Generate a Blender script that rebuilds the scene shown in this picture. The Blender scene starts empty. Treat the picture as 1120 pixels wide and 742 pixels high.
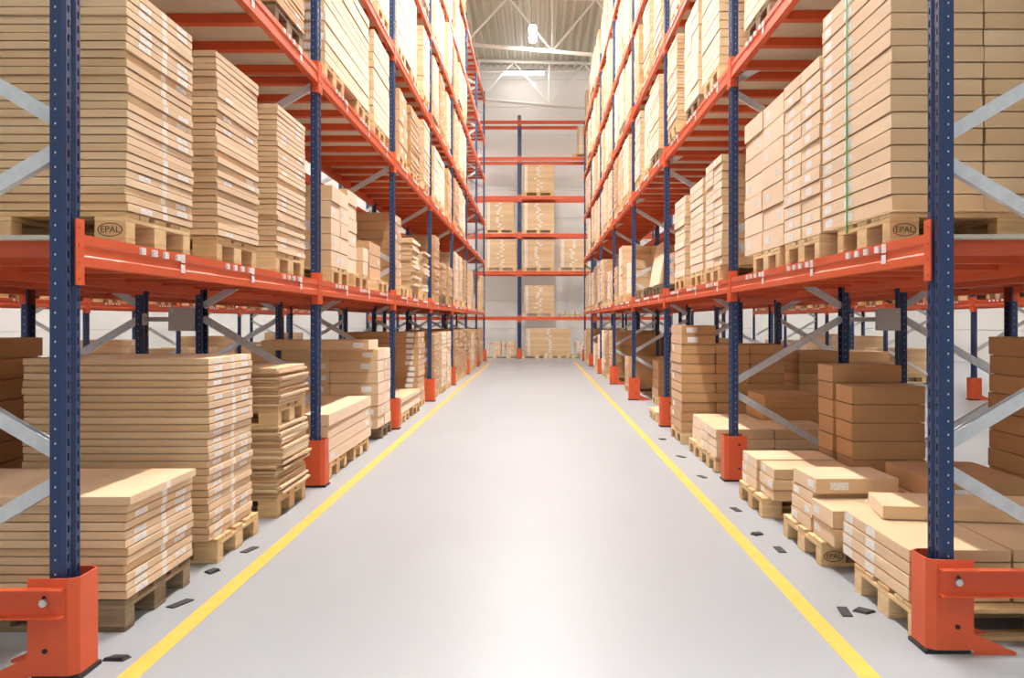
import bpy, math, random
from mathutils import Vector, Matrix
random.seed(11)
sc = bpy.context.scene
col = sc.collection
R = math.radians

# ------------------------------------------------------------------ camera
F, CH = 1029.0, 1.42                      # focal length in pixels of the 1120 px frame, eye height
cam = bpy.data.cameras.new('camera')
cam.sensor_width = 36.0
cam.lens = F / 1120 * 36
cam.shift_x = -27 / 1120
cam.shift_y = -19 / 1120
cam.clip_end = 200
camo = bpy.data.objects.new('camera', cam); col.objects.link(camo)
camo.location = (0, 0, CH); camo.rotation_euler = (R(90), 0, 0)
sc.camera = camo

# ------------------------------------------------------------------ world, exposure
w = bpy.data.worlds.new('world'); sc.world = w; w.use_nodes = True
WORLD = w.node_tree.nodes['Background']
WORLD.inputs[0].default_value = (0.93, 0.96, 1.0, 1); WORLD.inputs[1].default_value = 0.85
LAMP = 540.0
sc.view_settings.view_transform = 'Standard'
sc.view_settings.look = 'None'
sc.view_settings.exposure = 0.0
sc.view_settings.gamma = 1.0
sc.view_settings.use_curve_mapping = False

# ------------------------------------------------------------------ materials
def lin(c):
    return tuple(((v / 255) / 12.92 if v / 255 <= 0.04045 else ((v / 255 + 0.055) / 1.055) ** 2.4) for v in c) + (1,)

def mat(name, rgb, rough=0.6, metal=0.0, rnd=None, var=0.12, noise=None, namt=0.15, bump=0.0, spec=0.5, rgb2=None):
    m = bpy.data.materials.new(name); m.use_nodes = True
    nt = m.node_tree; b = nt.nodes['Principled BSDF']
    b.inputs['Roughness'].default_value = rough
    b.inputs['Metallic'].default_value = metal
    b.inputs['Specular IOR Level'].default_value = spec
    c = lin(rgb)
    src = None
    def mix(a, bb, fac_out, blend='MIX'):
        n = nt.nodes.new('ShaderNodeMix'); n.data_type = 'RGBA'; n.blend_type = blend
        if isinstance(fac_out, float): n.inputs[0].default_value = fac_out
        else: nt.links.new(fac_out, n.inputs[0])
        for k, v in ((6, a), (7, bb)):
            if isinstance(v, tuple): n.inputs[k].default_value = v
            else: nt.links.new(v, n.inputs[k])
        return n.outputs[2]
    cur = c
    if rnd:
        if rnd == 'object':
            o = nt.nodes.new('ShaderNodeObjectInfo').outputs['Random']
        else:
            o = nt.nodes.new('ShaderNodeNewGeometry').outputs['Random Per Island']
        c2 = lin(rgb2) if rgb2 else tuple(v * (1 - 2 * var) for v in c[:3]) + (1,)
        cur = mix(c, c2, o)
    if noise:
        tc = nt.nodes.new('ShaderNodeTexCoord')
        mp = nt.nodes.new('ShaderNodeMapping'); mp.inputs['Scale'].default_value = noise
        nt.links.new(tc.outputs['Object'], mp.inputs[0])
        nz = nt.nodes.new('ShaderNodeTexNoise'); nz.inputs['Scale'].default_value = 1.0
        nz.inputs['Detail'].default_value = 5
        nt.links.new(mp.outputs[0], nz.inputs['Vector'])
        rp = nt.nodes.new('ShaderNodeMapRange')
        rp.inputs[1].default_value = 0.3; rp.inputs[2].default_value = 0.7
        rp.inputs[3].default_value = 1 - namt; rp.inputs[4].default_value = 1 + namt * 0.4
        nt.links.new(nz.outputs[0], rp.inputs[0])
        cb = nt.nodes.new('ShaderNodeCombineColor')
        for k in range(3): nt.links.new(rp.outputs[0], cb.inputs[k])
        cur = mix(cur, cb.outputs[0], 1.0, 'MULTIPLY')
        if bump:
            bp = nt.nodes.new('ShaderNodeBump'); bp.inputs['Strength'].default_value = bump
            bp.inputs['Distance'].default_value = 0.004
            nt.links.new(nz.outputs[0], bp.inputs['Height']); nt.links.new(bp.outputs[0], b.inputs['Normal'])
    if isinstance(cur, tuple): b.inputs['Base Color'].default_value = cur
    else: nt.links.new(cur, b.inputs['Base Color'])
    return m

def stripe_label(name):
    m = bpy.data.materials.new(name); m.use_nodes = True
    nt = m.node_tree; b = nt.nodes['Principled BSDF']; b.inputs['Roughness'].default_value = 0.5
    tc = nt.nodes.new('ShaderNodeTexCoord')
    br = nt.nodes.new('ShaderNodeTexNoise'); br.inputs['Scale'].default_value = 1
    mp = nt.nodes.new('ShaderNodeMapping'); mp.inputs['Scale'].default_value = (60, 60, 190)
    nt.links.new(tc.outputs['Object'], mp.inputs[0]); nt.links.new(mp.outputs[0], br.inputs['Vector'])
    rp = nt.nodes.new('ShaderNodeValToRGB')
    rp.color_ramp.elements[0].position = 0.36; rp.color_ramp.elements[0].color = lin((190, 190, 195))
    rp.color_ramp.elements[1].position = 0.46; rp.color_ramp.elements[1].color = lin((238, 238, 236))
    nt.links.new(br.outputs[0], rp.inputs[0]); nt.links.new(rp.outputs[0], b.inputs['Base Color'])
    return m

M = {}
M['floor'] = mat('sealed_concrete', (158, 161, 165), 0.40, noise=(0.7, 0.35, 1), namt=0.06, spec=0.22)
M['yellow'] = mat('yellow_floor_paint', (238, 180, 74), 0.45, noise=(14, 9, 1), namt=0.10)
M['orange'] = mat('orange_beam_paint', (214, 88, 46), 0.5, noise=(3, 3, 3), namt=0.06)
M['guard'] = mat('orange_guard_paint', (214, 88, 46), 0.5, noise=(6, 6, 6), namt=0.08)
M['blue'] = mat('blue_post_paint', (30, 54, 96), 0.42, noise=(6, 6, 2), namt=0.1)
M['galv'] = mat('galvanised_steel', (208, 211, 214), 0.4, 0.3, noise=(25, 25, 25), namt=0.12)
M['spacer'] = mat('grey_spacer_steel', (196, 196, 194), 0.5, 0.3)
M['bolt_and_hole_light'] = mat('pale_bolt_and_hole_light', (205, 208, 212), 0.35, 0.3)  # bolt metal, also painting the brightness seen through post holes
M['deck'] = mat('pale_deck_board', (214, 204, 188), 0.7, noise=(8, 8, 8), namt=0.06)
M['kraft'] = mat('kraft_cardboard', (228, 197, 157), 0.72, rnd='object', rgb2=(214, 179, 136), noise=(3, 3, 26), namt=0.07, spec=0.25)
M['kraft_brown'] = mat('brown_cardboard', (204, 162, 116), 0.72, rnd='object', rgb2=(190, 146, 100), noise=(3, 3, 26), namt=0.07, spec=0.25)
M['kraft_island'] = mat('kraft_cardboard_far', (228, 197, 157), 0.72, rnd='island', rgb2=(214, 179, 136), noise=(3, 3, 26), namt=0.07, spec=0.25)
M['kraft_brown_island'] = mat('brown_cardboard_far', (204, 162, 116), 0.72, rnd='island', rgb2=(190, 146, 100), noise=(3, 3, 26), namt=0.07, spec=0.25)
M['sheet'] = mat('pale_corrugated_sheet', (228, 200, 160), 0.75, rnd='object', rgb2=(208, 172, 128), noise=(3, 40, 40), namt=0.1, spec=0.2)
for _k in ('kraft', 'kraft_brown', 'kraft_island', 'kraft_brown_island', 'sheet'):      # fuzzy paper fibres
    _p = M[_k].node_tree.nodes['Principled BSDF']; _p.inputs['Sheen Weight'].default_value = 0.23 if 'brown' not in _k else 0.10; _p.inputs['Sheen Roughness'].default_value = 0.5
M['label'] = stripe_label('printed_label')
M['tape'] = mat('clear_packing_tape', (240, 236, 228), 0.3)
M['strap'] = mat('green_strap', (64, 168, 92), 0.35)
M['wood'] = mat('pale_pallet_wood', (236, 206, 160), 0.7, rnd='object', rgb2=(214, 176, 126), noise=(9, 9, 30), namt=0.16, bump=0.2, spec=0.25)
M['wood_dark'] = mat('weathered_pallet_wood', (160, 140, 112), 0.8, rnd='object', rgb2=(120, 100, 78), noise=(9, 9, 30), namt=0.28, bump=0.3, spec=0.2)
M['wood_island'] = mat('pallet_wood_far', (236, 206, 160), 0.7, rnd='island', rgb2=(206, 168, 120), noise=(9, 9, 30), namt=0.16, spec=0.25)
M['ink'] = mat('brown_branding_ink', (88, 60, 36), 0.8)
M['rubber'] = mat('black_rubber', (28, 28, 32), 0.6)
M['wall'] = mat('white_wall_panel', (232, 230, 226), 0.6, noise=(0.5, 1, 1), namt=0.03)
M['ceil'] = mat('ceiling_sheet', (198, 194, 176), 0.5, noise=(1, 0.2, 1), namt=0.05)
M['truss'] = mat('white_truss_paint', (236, 234, 228), 0.4)
M['housing'] = mat('lamp_housing', (120, 122, 118), 0.5)
M['glow'] = bpy.data.materials.new('lamp_diffuser_glow'); M['glow'].use_nodes = True
_nt = M['glow'].node_tree; _b = _nt.nodes['Principled BSDF']
_b.inputs['Base Color'].default_value = (0.9, 0.9, 0.9, 1)
_b.inputs['Emission Color'].default_value = (1, 0.985, 0.955, 1); _b.inputs['Emission Strength'].default_value = LAMP

M['glow_side'] = M['glow'].copy(); M['glow_side'].name = 'lamp_diffuser_side'; M['glow_side'].node_tree.nodes['Principled BSDF'].inputs['Emission Strength'].default_value = LAMP * 0.45
M['glow_dim'] = M['glow'].copy(); M['glow_dim'].name = 'lamp_diffuser_dim'; M['glow_dim'].node_tree.nodes['Principled BSDF'].inputs['Emission Strength'].default_value = 26
# ------------------------------------------------------------------ mesh helpers
class MB:
    def __init__(s): s.v = []; s.f = []; s.m = []
    def poly(s, pts, faces, mi=0):
        o = len(s.v); s.v += [tuple(p) for p in pts]
        for f in faces: s.f.append(tuple(i + o for i in f)); s.m.append(mi)
    def box(s, a, b, mi=0):
        x0, y0, z0 = a; x1, y1, z1 = b
        s.poly([(x0,y0,z0),(x1,y0,z0),(x1,y1,z0),(x0,y1,z0),(x0,y0,z1),(x1,y0,z1),(x1,y1,z1),(x0,y1,z1)],
               [(3,2,1,0),(4,5,6,7),(0,1,5,4),(1,2,6,5),(2,3,7,6),(3,0,4,7)], mi)
    def bevbox(s, a, b, c=0.004, mi=0):
        """box with chamfered vertical and horizontal edges (rings)"""
        x0, y0, z0 = a; x1, y1, z1 = b
        rings = [(c, z0), (0, z0 + c), (0, z1 - c), (c, z1)]
        pts = []
        for i, z in rings:
            q = c if i == 0 else 2 * c
            X0, X1, Y0, Y1 = x0 + i, x1 - i, y0 + i, y1 - i
            pts += [(X0 + c, Y0, z), (X1 - c, Y0, z), (X1, Y0 + c, z), (X1, Y1 - c, z),
                    (X1 - c, Y1, z), (X0 + c, Y1, z), (X0, Y1 - c, z), (X0, Y0 + c, z)]
        fs = [tuple(range(7, -1, -1)), tuple(range(24, 32))]
        for r in range(3):
            for k in range(8):
                fs.append((r*8 + k, r*8 + (k+1) % 8, r*8 + 8 + (k+1) % 8, r*8 + 8 + k))
        s.poly(pts, fs, mi)
    def tube(s, p, q, r, n=8, mi=0):
        p = Vector(p); q = Vector(q); d = (q - p).normalized()
        a = d.orthogonal().normalized(); b = d.cross(a)
        pts = []
        for c in (p, q):
            for k in range(n):
                t = 2 * math.pi * k / n
                pts.append(c + a * r * math.cos(t) + b * r * math.sin(t))
        fs = [tuple(range(n - 1, -1, -1)), tuple(range(n, 2 * n))]
        for k in range(n): fs.append((k, (k + 1) % n, n + (k + 1) % n, n + k))
        s.poly(pts, fs, mi)
    def extrude(s, prof, axis, a, b, mi=0, close=True):
        """profile of 2D points extruded along axis 'x' (pts are y,z) / 'z' (pts are x,y)"""
        n = len(prof)
        def P(u, v, t): return (t, u, v) if axis == 'x' else ((u, t, v) if axis == 'y' else (u, v, t))
        pts = [P(u, v, a) for u, v in prof] + [P(u, v, b) for u, v in prof]
        fs = [(k, (k + 1) % n, n + (k + 1) % n, n + k) for k in range(n if close else n - 1)]
        if close: fs += [tuple(range(n - 1, -1, -1)), tuple(range(n, 2 * n))]
        s.poly(pts, fs, mi)
    def mesh(s, name, *mats):
        me = bpy.data.meshes.new(name)
        me.from_pydata(s.v, [], s.f)
        for m in mats: me.materials.append(M[m])
        if len(mats) > 1: me.polygons.foreach_set('material_index', s.m)
        # outward normals
        import bmesh
        bm = bmesh.new(); bm.from_mesh(me); bmesh.ops.recalc_face_normals(bm, faces=bm.faces); bm.to_mesh(me); bm.free()
        me.update(); return me

def link(name, data, parent=None, loc=(0, 0, 0), rot=(0, 0, 0), **props):
    o = bpy.data.objects.new(name, data); col.objects.link(o)
    o.location = loc; o.rotation_euler = rot
    if parent: o.parent = parent
    for k, v in props.items(): o[k] = v
    return o

def shared(cache={}):
    return cache
CACHE = {}
def cached(key, fn):
    if key not in CACHE: CACHE[key] = fn()
    return CACHE[key]

ORD = ['bottom', 'second', 'third', 'fourth', 'fifth', 'sixth', 'seventh', 'eighth', 'ninth', 'tenth', 'eleventh', 'twelfth',
       'thirteenth', 'fourteenth', 'fifteenth', 'sixteenth', 'seventeenth', 'eighteenth', 'nineteenth', 'twentieth']
def ordn(i):
    if i == 0: return 'first'
    if i < 20: return ORD[i]
    t = {2: 'twenty', 3: 'thirty', 4: 'forty'}[(i + 1) // 10]
    r = (i + 1) % 10
    if r == 0: return {2: 'twentieth', 3: 'thirtieth', 4: 'fortieth'}[(i + 1) // 10]
    return t + '-' + ordn(r - 1)

# ------------------------------------------------------------------ hall
YW, XL, XR, YB = 38.8, -15.0, 15.0, -14.0
b = MB(); b.box((XL, YB, -0.2), (XR, YW, 0))
floor = link('floor', b.mesh('floor', 'floor'), kind='structure', label='pale grey sealed concrete warehouse floor', category='floor')
for nm, x in (('left', -1.63), ('right', 1.33)):
    b = MB(); b.box((-0.043, YB, 0.0), (0.043, 33.0, 0.0015))
    link('floor_line', b.mesh('floor_line', 'yellow'), floor, (x, 0, 0), label='yellow painted line along the %s rack' % nm)

def ceil_z(x): return 11.9 - 0.025 * x
b = MB()
x = XL; k = 0
prof = []
while x < XR:
    for dx, dz in ((0, 0), (0.10, 0), (0.14, 0.09), (0.26, 0.09)):
        prof.append((x + dx, ceil_z(x + dx) + dz))
    x += 0.30
pts = [(px, YB, pz) for px, pz in prof] + [(px, YW, pz) for px, pz in prof]
n = len(prof)
b.poly(pts, [(i, i + 1, n + i + 1, n + i) for i in range(n - 1)])
b.box((XL, YB, 12.5), (XR, YW, 12.6))
link('ceiling', b.mesh('ceiling', 'ceil'), kind='structure', label='ribbed pale metal roof sheet above the aisle', category='ceiling')

def wall(name, axis, pos, a0, a1, top, lbl):
    """a wall of horizontal sandwich panels with recessed joints"""
    b = MB()
    if axis == 'y': b.box((a0, pos + 0.05, 0), (a1, pos + 0.2, top))
    else: b.box((pos if pos < 0 else pos + 0.05, a0, 0), ((pos - 0.15) if pos < 0 else pos + 0.2, a1, top)) if pos > 0 else b.box((pos - 0.2, a0, 0), (pos - 0.05, a1, top))
    wo = link(name, b.mesh(name, 'wall'), kind='structure', label=lbl, category='wall')
    z = 0.0
    pb = MB()
    if axis == 'y': pb.bevbox((a0, pos, 0), (a1, pos + 0.05, 1.13), 0.008)
    elif pos > 0: pb.bevbox((pos, a0, 0), (pos + 0.05, a1, 1.13), 0.008)
    else: pb.bevbox((pos - 0.05, a0, 0), (pos, a1, 1.13), 0.008)
    pm = pb.mesh('panel', 'wall')
    while z < top - 0.5:
        link('panel', pm, wo, (0, 0, z)); z += 1.14
wall('wall_back', 'y', YW, XL, XR, 12.4, 'white panelled end wall behind the cross rack')
wall('wall_left', 'x', XL, YB, YW, 12.4, 'white panelled side wall far behind the left racks')
wall('wall_right', 'x', XR, YB, YW, 12.4, 'white panelled side wall far behind the right racks')

# trusses
def truss(y, lbl):
    root = link('roof_truss', None, None, (0.5, y, 10.1), label=lbl, category='roof truss', group='white roof trusses')
    sl = -0.085
    L = 8.5
    b = MB(); b.tube((-L, 0, -L * sl), (L, 0, L * sl), 0.065, 10); link('chord', b.mesh('chord', 'truss'), root)
    b = MB(); b.tube((-L, 0, 1.72 - L * -0.025), (L, 0, 1.72 - L * 0.025), 0.065, 10); link('chord', b.mesh('chord', 'truss'), root)
    for i in range(-3, 4):
        xb = i * 2.8; zb = xb * sl
        b = MB(); b.tube((xb, 0, zb), (xb, 0, 1.72 - 0.025 * xb), 0.032); link('vertical_rod', b.mesh('vertical_rod', 'truss'), root)
        for d in (-1.4, 1.4):
            if abs(xb + d) > 8.5: continue
            b = MB(); b.tube((xb, 0, zb), (xb + d, 0, 1.72 - 0.025 * (xb + d)), 0.04); link('diagonal_rod', b.mesh('diagonal_rod', 'truss'), root)
truss(30.2, 'white tubular roof truss crossing above the aisle, nearer one in view')
truss(37.7, 'white tubular roof truss close to the end wall')
truss(22.7, 'white tubular roof truss above the middle of the aisle')
truss(15.2, 'white tubular roof truss above the third rack bays')
b = MB(); b.tube((-8, 0, 0), (8, 0, 0), 0.05)
link('ceiling_pipe', b.mesh('ceiling_pipe', 'truss'), None, (0, 38.3, 11.62), label='thin white pipe running along the top of the end wall', category='pipe')
b = MB(); b.tube((-8, 0, 0), (8, 0, 0), 0.02)
link('ceiling_cable', b.mesh('ceiling_cable', 'truss'), None, (0, 28.0, 11.6), label='thin white cable strung across under the ribbed roof', category='cable')

# lamps: fixtures with glowing diffusers, some added unseen before the end wall
def lamp_meshes():
    h = MB(); h.extrude([(-0.13, -0.05), (-0.07, 0.05), (-0.05, 0.10), (0.05, 0.10), (0.07, 0.05), (0.13, -0.05), (0.124, -0.05), (0.064, 0.045), (-0.064, 0.045), (-0.124, -0.05)], 'y', -0.78, 0.78)
    d = MB(); d.extrude([(-0.062, 0.04), (-0.09, -0.01), (-0.05, -0.035), (0.05, -0.035), (0.09, -0.01), (0.062, 0.04)], 'y', -0.76, 0.76)
    s = MB()
    for yy in (-0.5, 0.5): s.tube((0, yy, 0.10), (0, yy, 1.25), 0.008, 6)
    return h.mesh('housing', 'housing'), d.mesh('diffuser', 'glow'), s.mesh('hanger', 'truss')
LH, LD, LS = lamp_meshes()
_d = MB(); _d.extrude([(-0.08, 0.0), (-0.08, -0.07), (-0.04, -0.11), (0.04, -0.11), (0.08, -0.07), (0.08, 0.0)], 'y', -0.80, 0.80)
LD2 = _d.mesh('diffuser', 'glow_dim')
_d = MB(); _d.box((-0.07, -0.8, 0), (0.07, 0.8, 0.06)); LH2 = _d.mesh('housing', 'housing')
LD3 = LD.copy(); LD3.materials.clear(); LD3.materials.append(M['glow_side'])
def lamp(x, y, z, rot, lbl, g='glow'):
    r = link('ceiling_lamp', None, None, (x, y, z), (0, 0, rot), label=lbl, category='lamp', group='linear ceiling lamps')
    link('housing', LH2 if g == 'glow_dim' else LH, r); link('diffuser', {'glow': LD, 'glow_dim': LD2, 'glow_side': LD3}[g], r); link('hanger', LS, r, (0, 0, 0))
    return r
lamp(-0.12, 29.1, 10.32, 0, 'linear ceiling lamp hanging lengthwise above the aisle, far one in view')
lamp(-0.50, 37.3, 11.35 - 0.9, R(90), 'linear ceiling lamp mounted crosswise before the end wall', 'glow_dim').location.z = 11.33
for i, xx in enumerate((-4.6, 3.6, -8.7, 7.7)):  # unseen lamps added to brighten the end wall and far floor
    lamp(xx, 37.3, 11.35, R(90), 'added crosswise lamp brightening the end wall, unseen behind the %s rack' % ('left aisle', 'right aisle', 'far left', 'far right')[i], 'glow_dim')
yy = 24.0; i = 0
while yy > 3.0:
    lamp(-0.12, yy, 10.32, 0, 'linear lamp over the aisle out of view, %s from the far one' % ordn(i)); yy -= 3.3; i += 1
for xx, nm in ((-6.2, 'left'), (6.1, 'right'), (-12, 'outermost left'), (12, 'outermost right')):
    yy = 35.0; i = 0
    while yy > -2:
        lamp(xx, yy, 10.32, 0, 'linear lamp over the %s neighbouring aisle, %s from the end wall' % (nm, ordn(i)), 'glow_side'); yy -= 5.2; i += 1

# ------------------------------------------------------------------ racks (local frame: x along the run, y away from the aisle, z up)
PW, PD, DEP = 0.14, 0.060, 1.05
def post_mesh(H, holes):
    def fn():
        b = MB()
        w, d = PW / 2, PD
        # plan polyline (x,y), front at y=0, open at the back
        P = [(-w, d), (-w, 0.014), (-w + 0.012, 0), (-0.022, 0), (-0.014, 0.012), (0.014, 0.012), (0.022, 0), (w - 0.012, 0), (w, 0.014), (w, d), (w - 0.02, d)]
        P = [(-w + 0.02, d)] + P
        def strip(p, q, hole=None, mi=0):
            if not hole or not holes:
                b.poly([(p[0], p[1], 0), (q[0], q[1], 0), (q[0], q[1], H), (p[0], p[1], H)], [(0, 1, 2, 3)], mi); return
            a0, a1, hz, pitch, z0, fill = hole
            def at(t): return (p[0] + (q[0] - p[0]) * t, p[1] + (q[1] - p[1]) * t)
            m0, m1 = at(a0), at(a1)
            for s_, e_ in ((p, m0), (m1, q)):
                b.poly([(s_[0], s_[1], 0), (e_[0], e_[1], 0), (e_[0], e_[1], H), (s_[0], s_[1], H)], [(0, 1, 2, 3)], mi)
            z = z0; prev = 0.0
            while z + hz < H - 0.02:
                b.poly([(m0[0], m0[1], prev), (m1[0], m1[1], prev), (m1[0], m1[1], z), (m0[0], m0[1], z)], [(0, 1, 2, 3)], mi)
                if fill:
                    b.poly([(m0[0], m0[1], z), (m1[0], m1[1], z), (m1[0], m1[1], z + hz), (m0[0], m0[1], z + hz)], [(0, 1, 2, 3)], 1)
                prev = z + hz; z += pitch
            b.poly([(m0[0], m0[1], prev), (m1[0], m1[1], prev), (m1[0], m1[1], H), (m0[0], m0[1], H)], [(0, 1, 2, 3)], mi)
        n = len(P)
        for k in range(n - 1):
            p, q = P[k], P[k + 1]
            hole = None
            L = math.hypot(q[0] - p[0], q[1] - p[1])
            if k == 3 or k == 7: hole = (0.30, 0.72, 0.030, 0.058, 0.05, False)      # teardrop slot columns
            if k == 1 or k == 9: hole = (0.42, 0.55, 0.008, 0.058, 0.06, True)       # side holes filled pale, imitating the bright background seen through
            strip(p, q, hole)
        b.poly([(p[0], p[1], H) for p in P], [tuple(range(n))])
        me = bpy.data.meshes.new('post'); me.from_pydata(b.v, [], b.f)
        me.materials.append(M['blue']); me.materials.append(M['bolt_and_hole_light'])
        me.polygons.foreach_set('material_index', b.m); me.update()
        return me
    return cached(('post', round(H, 2), holes), fn)

def base_plate_mesh():
    def fn():
        b = MB(); b.box((-0.095, -0.072, 0), (0.095, 0.12, 0.016))
        for sx in (-0.06, 0.06): b.tube((sx, -0.012, 0.012), (sx, -0.012, 0.035), 0.011, 6)
        return b.mesh('base_plate', 'rubber')
    return cached('base_plate', fn)

def guard_mesh():
    def fn():
        b = MB()
        outer = [(-0.105, 0.13), (-0.105, -0.03), (-0.075, -0.065), (0.075, -0.065), (0.105, -0.03), (0.105, 0.13)]
        inner = [(-0.098, 0.13), (-0.098, -0.027), (-0.072, -0.058), (0.072, -0.058), (0.098, -0.027), (0.098, 0.13)]
        z0, z1 = 0.02, 0.405
        n = 6
        pts = [(x, y, z0) for x, y in outer] + [(x, y, z0) for x, y in inner] + [(x, y, z1) for x, y in outer] + [(x, y, z1) for x, y in inner]
        fs = []
        for k in range(5):
            fs += [(k, k+1, 12+k+1, 12+k), (6+k+1, 6+k, 18+k, 18+k+1), (12+k, 12+k+1, 18+k+1, 18+k), (k+1, k, 6+k, 6+k+1)]
        fs += [(0, 12, 18, 6), (5, 11, 23, 17)]
        b.poly(pts, fs)
        for sx in (-0.105, 0.099):
            b.poly([(sx, 0.13, 0.0), (sx, 0.31, 0.0), (sx, 0.31, 0.012), (sx, 0.13, 0.09),
                    (sx + 0.006, 0.13, 0.0), (sx + 0.006, 0.31, 0.0), (sx + 0.006, 0.31, 0.012), (sx + 0.006, 0.13, 0.09)],
                   [(0,1,2,3), (7,6,5,4), (0,4,5,1), (1,5,6,2), (2,6,7,3), (3,7,4,0)])
        for sx in (-1, 1):
            for zz in (0.12, 0.33):
                b.tube((sx * 0.103, 0.06, zz), (sx * 0.112, 0.06, zz), 0.010, 8, 1)
        return b.mesh('post_guard', 'guard', 'rubber')
    return cached('guard', fn)

BH = 0.13
def beam_mesh(L):
    def fn():
        b = MB()
        prof = [(0.0, 0), (0.05, 0), (0.05, BH), (0.0, BH), (0.0, BH * 0.70), (0.006, BH * 0.64), (0.006, BH * 0.36), (0.0, BH * 0.30)]
        b.extrude(prof, 'x', 0, L)
        return b.mesh('beam', 'orange')
    return cached(('beam', round(L, 3)), fn)
def connector_mesh():
    def fn():
        b = MB(); b.box((-0.068, -0.006, -0.08), (0.0, 0.0, 0.19)); b.box((-0.004, -0.006, -0.08), (0.004, 0.055, 0.19))
        for k in range(4): b.box((-0.045, -0.010, -0.06 + 0.07 * k), (-0.03, -0.006, -0.05 + 0.07 * k))
        return b.mesh('connector', 'orange')
    return cached('connector', fn)
def tab_mesh():
    def fn():
        b = MB(); b.box((-0.024, -0.012, -0.016), (0.024, 0.0, 0.016)); return b.mesh('location_label', 'label')
    return cached('tab', fn)
def plate_mesh():
    def fn():
        b = MB(); b.box((-0.028, -0.003, -0.022), (0.028, 0.0, 0.022)); return b.mesh('location_label', 'label')
    return cached('plate', fn)
def crossbar_mesh():
    def fn():
        b = MB(); b.extrude([(-0.045, -0.085), (0.045, -0.085), (0.045, -0.02), (-0.045, -0.02)], 'y', 0.05, DEP - 0.05)
        return b.mesh('crossbar', 'orange')
    return cached('crossbar', fn)
def deck_mesh(L):
    def fn():
        b = MB(); b.box((0, 0.052, -0.02), (L, DEP - 0.052, -0.001)); return b.mesh('deck_panel', 'deck')
    return cached(('deck', round(L, 3)), fn)
NODE0, STEP = 0.83, 0.672
BRL = math.hypot(DEP - 0.10, STEP - 0.11); BRA = math.atan2(STEP - 0.11, DEP - 0.10)
def brace_mesh():
    def fn():
        b = MB()
        b.extrude([(-0.022, -0.029), (0.022, -0.029), (0.022, 0.029), (0.016, 0.029), (0.016, -0.023), (-0.016, -0.023), (-0.016, 0.029), (-0.022, 0.029)], 'y', 0, BRL)
        return b.mesh('brace', 'galv')
    return cached('brace', fn)
def rail_mesh():
    def fn():
        b = MB()
        b.extrude([(0, 0), (-0.045, 0), (-0.045, 0.007), (-0.007, 0.007), (-0.007, 0.108), (-0.045, 0.108), (-0.045, 0.115), (0, 0.115)], 'y', -0.02, DEP + 0.02)
        b.tube((-0.007, 0.06, 0.058), (-0.022, 0.06, 0.058), 0.016, 6, 1)
        return b.mesh('end_rail', 'guard', 'bolt_and_hole_light')
    return cached('rail', fn)

def rack(name, lbl, loc, rot, nb, s, levels, H, deck_levels, guards=True, rail_at=None, lab=(), holes=True, base=0.0):
    """lab: bay indices whose two lowest beams carry location labels"""
    root = link(name, None, None, loc, (0, 0, rot), label=lbl, category='pallet rack')
    pm = post_mesh(H, holes); bm_ = brace_mesh()
    for i in range(nb + 1):
        u = i * s
        p = link('post', pm, root, (u, 0, 0)); link('base_plate', base_plate_mesh(), p)
        if guards: link('post_guard', guard_mesh(), p)
        p = link('post', pm, root, (u, DEP, 0), (0, 0, math.pi)); link('base_plate', base_plate_mesh(), p)
        z = NODE0 - STEP; k = 0
        while z + STEP < H - 0.1:
            if k % 2 == 0:   # rear low to front high
                link('brace', bm_, root, (u, DEP - 0.05, z + 0.055), (BRA, 0, math.pi))
            else:
                link('brace', bm_, root, (u, 0.05, z + 0.055), (BRA, 0, 0))
            z += STEP; k += 1
    L = s - PW
    bmh = beam_mesh(L); dk = deck_mesh((L - 0.03) / 3)
    for i in range(nb):
        u0 = i * s + PW / 2
        for li, zt in enumerate(levels):
            fb = link('beam', bmh, root, (u0, -0.004, zt - BH))
            link('connector', connector_mesh(), fb); link('connector', connector_mesh(), fb, (L, 0, 0)).scale = (-1, 1, 1)
            rb = link('beam', bmh, root, (u0 + L, DEP + 0.004, zt - BH), (0, 0, math.pi))
            if li in deck_levels:
                for j in range(3): link('deck_panel', dk, root, (u0 + j * (L + 0.0) / 3 + 0.005, 0, zt))
                for j in range(7): link('crossbar', crossbar_mesh(), root, (u0 + 0.12 + j * (L - 0.24) / 6, 0, zt))
            if li < 2 and i in lab:
                for (u_c) in lab[i]:
                    for j, du in enumerate((-0.22, -0.08, 0.06, 0.22)):
                        link('location_label', tab_mesh(), fb, (u_c + du, 0, BH * 0.80))
                    link('location_label', plate_mesh(), fb, (u_c + 0.30, 0, BH * 0.80)); link('location_label', plate_mesh(), fb, (u_c + 0.30, 0, BH * 0.38))
    # labels of the remaining beams, too small to pick apart
    b = MB()
    for i in range(nb):
        for li, zt in enumerate(levels):
            if (li < 2 and i in lab) or not lab: continue
            for q in range(3):
                uc = i * s + 0.9 + q * 1.25
                for du in (-0.22, -0.08, 0.06, 0.22, 0.33):
                    b.box((uc + du - 0.024, -0.014, zt - 0.045), (uc + du + 0.024, -0.004, zt - 0.01))
    if b.v: link('location_labels', b.mesh('location_labels', 'label'), root, kind='stuff')
    if rail_at is not None:
        u, sgn = rail_at
        r_ = link('end_rail', rail_mesh(), root, (u + sgn * 0.105, 0, 0.255)); r_.scale = (-sgn, 1, 1)
        p2 = link('post_guard', guard_mesh(), root, (u, DEP, 0), (0, 0, math.pi))
    return root

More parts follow.
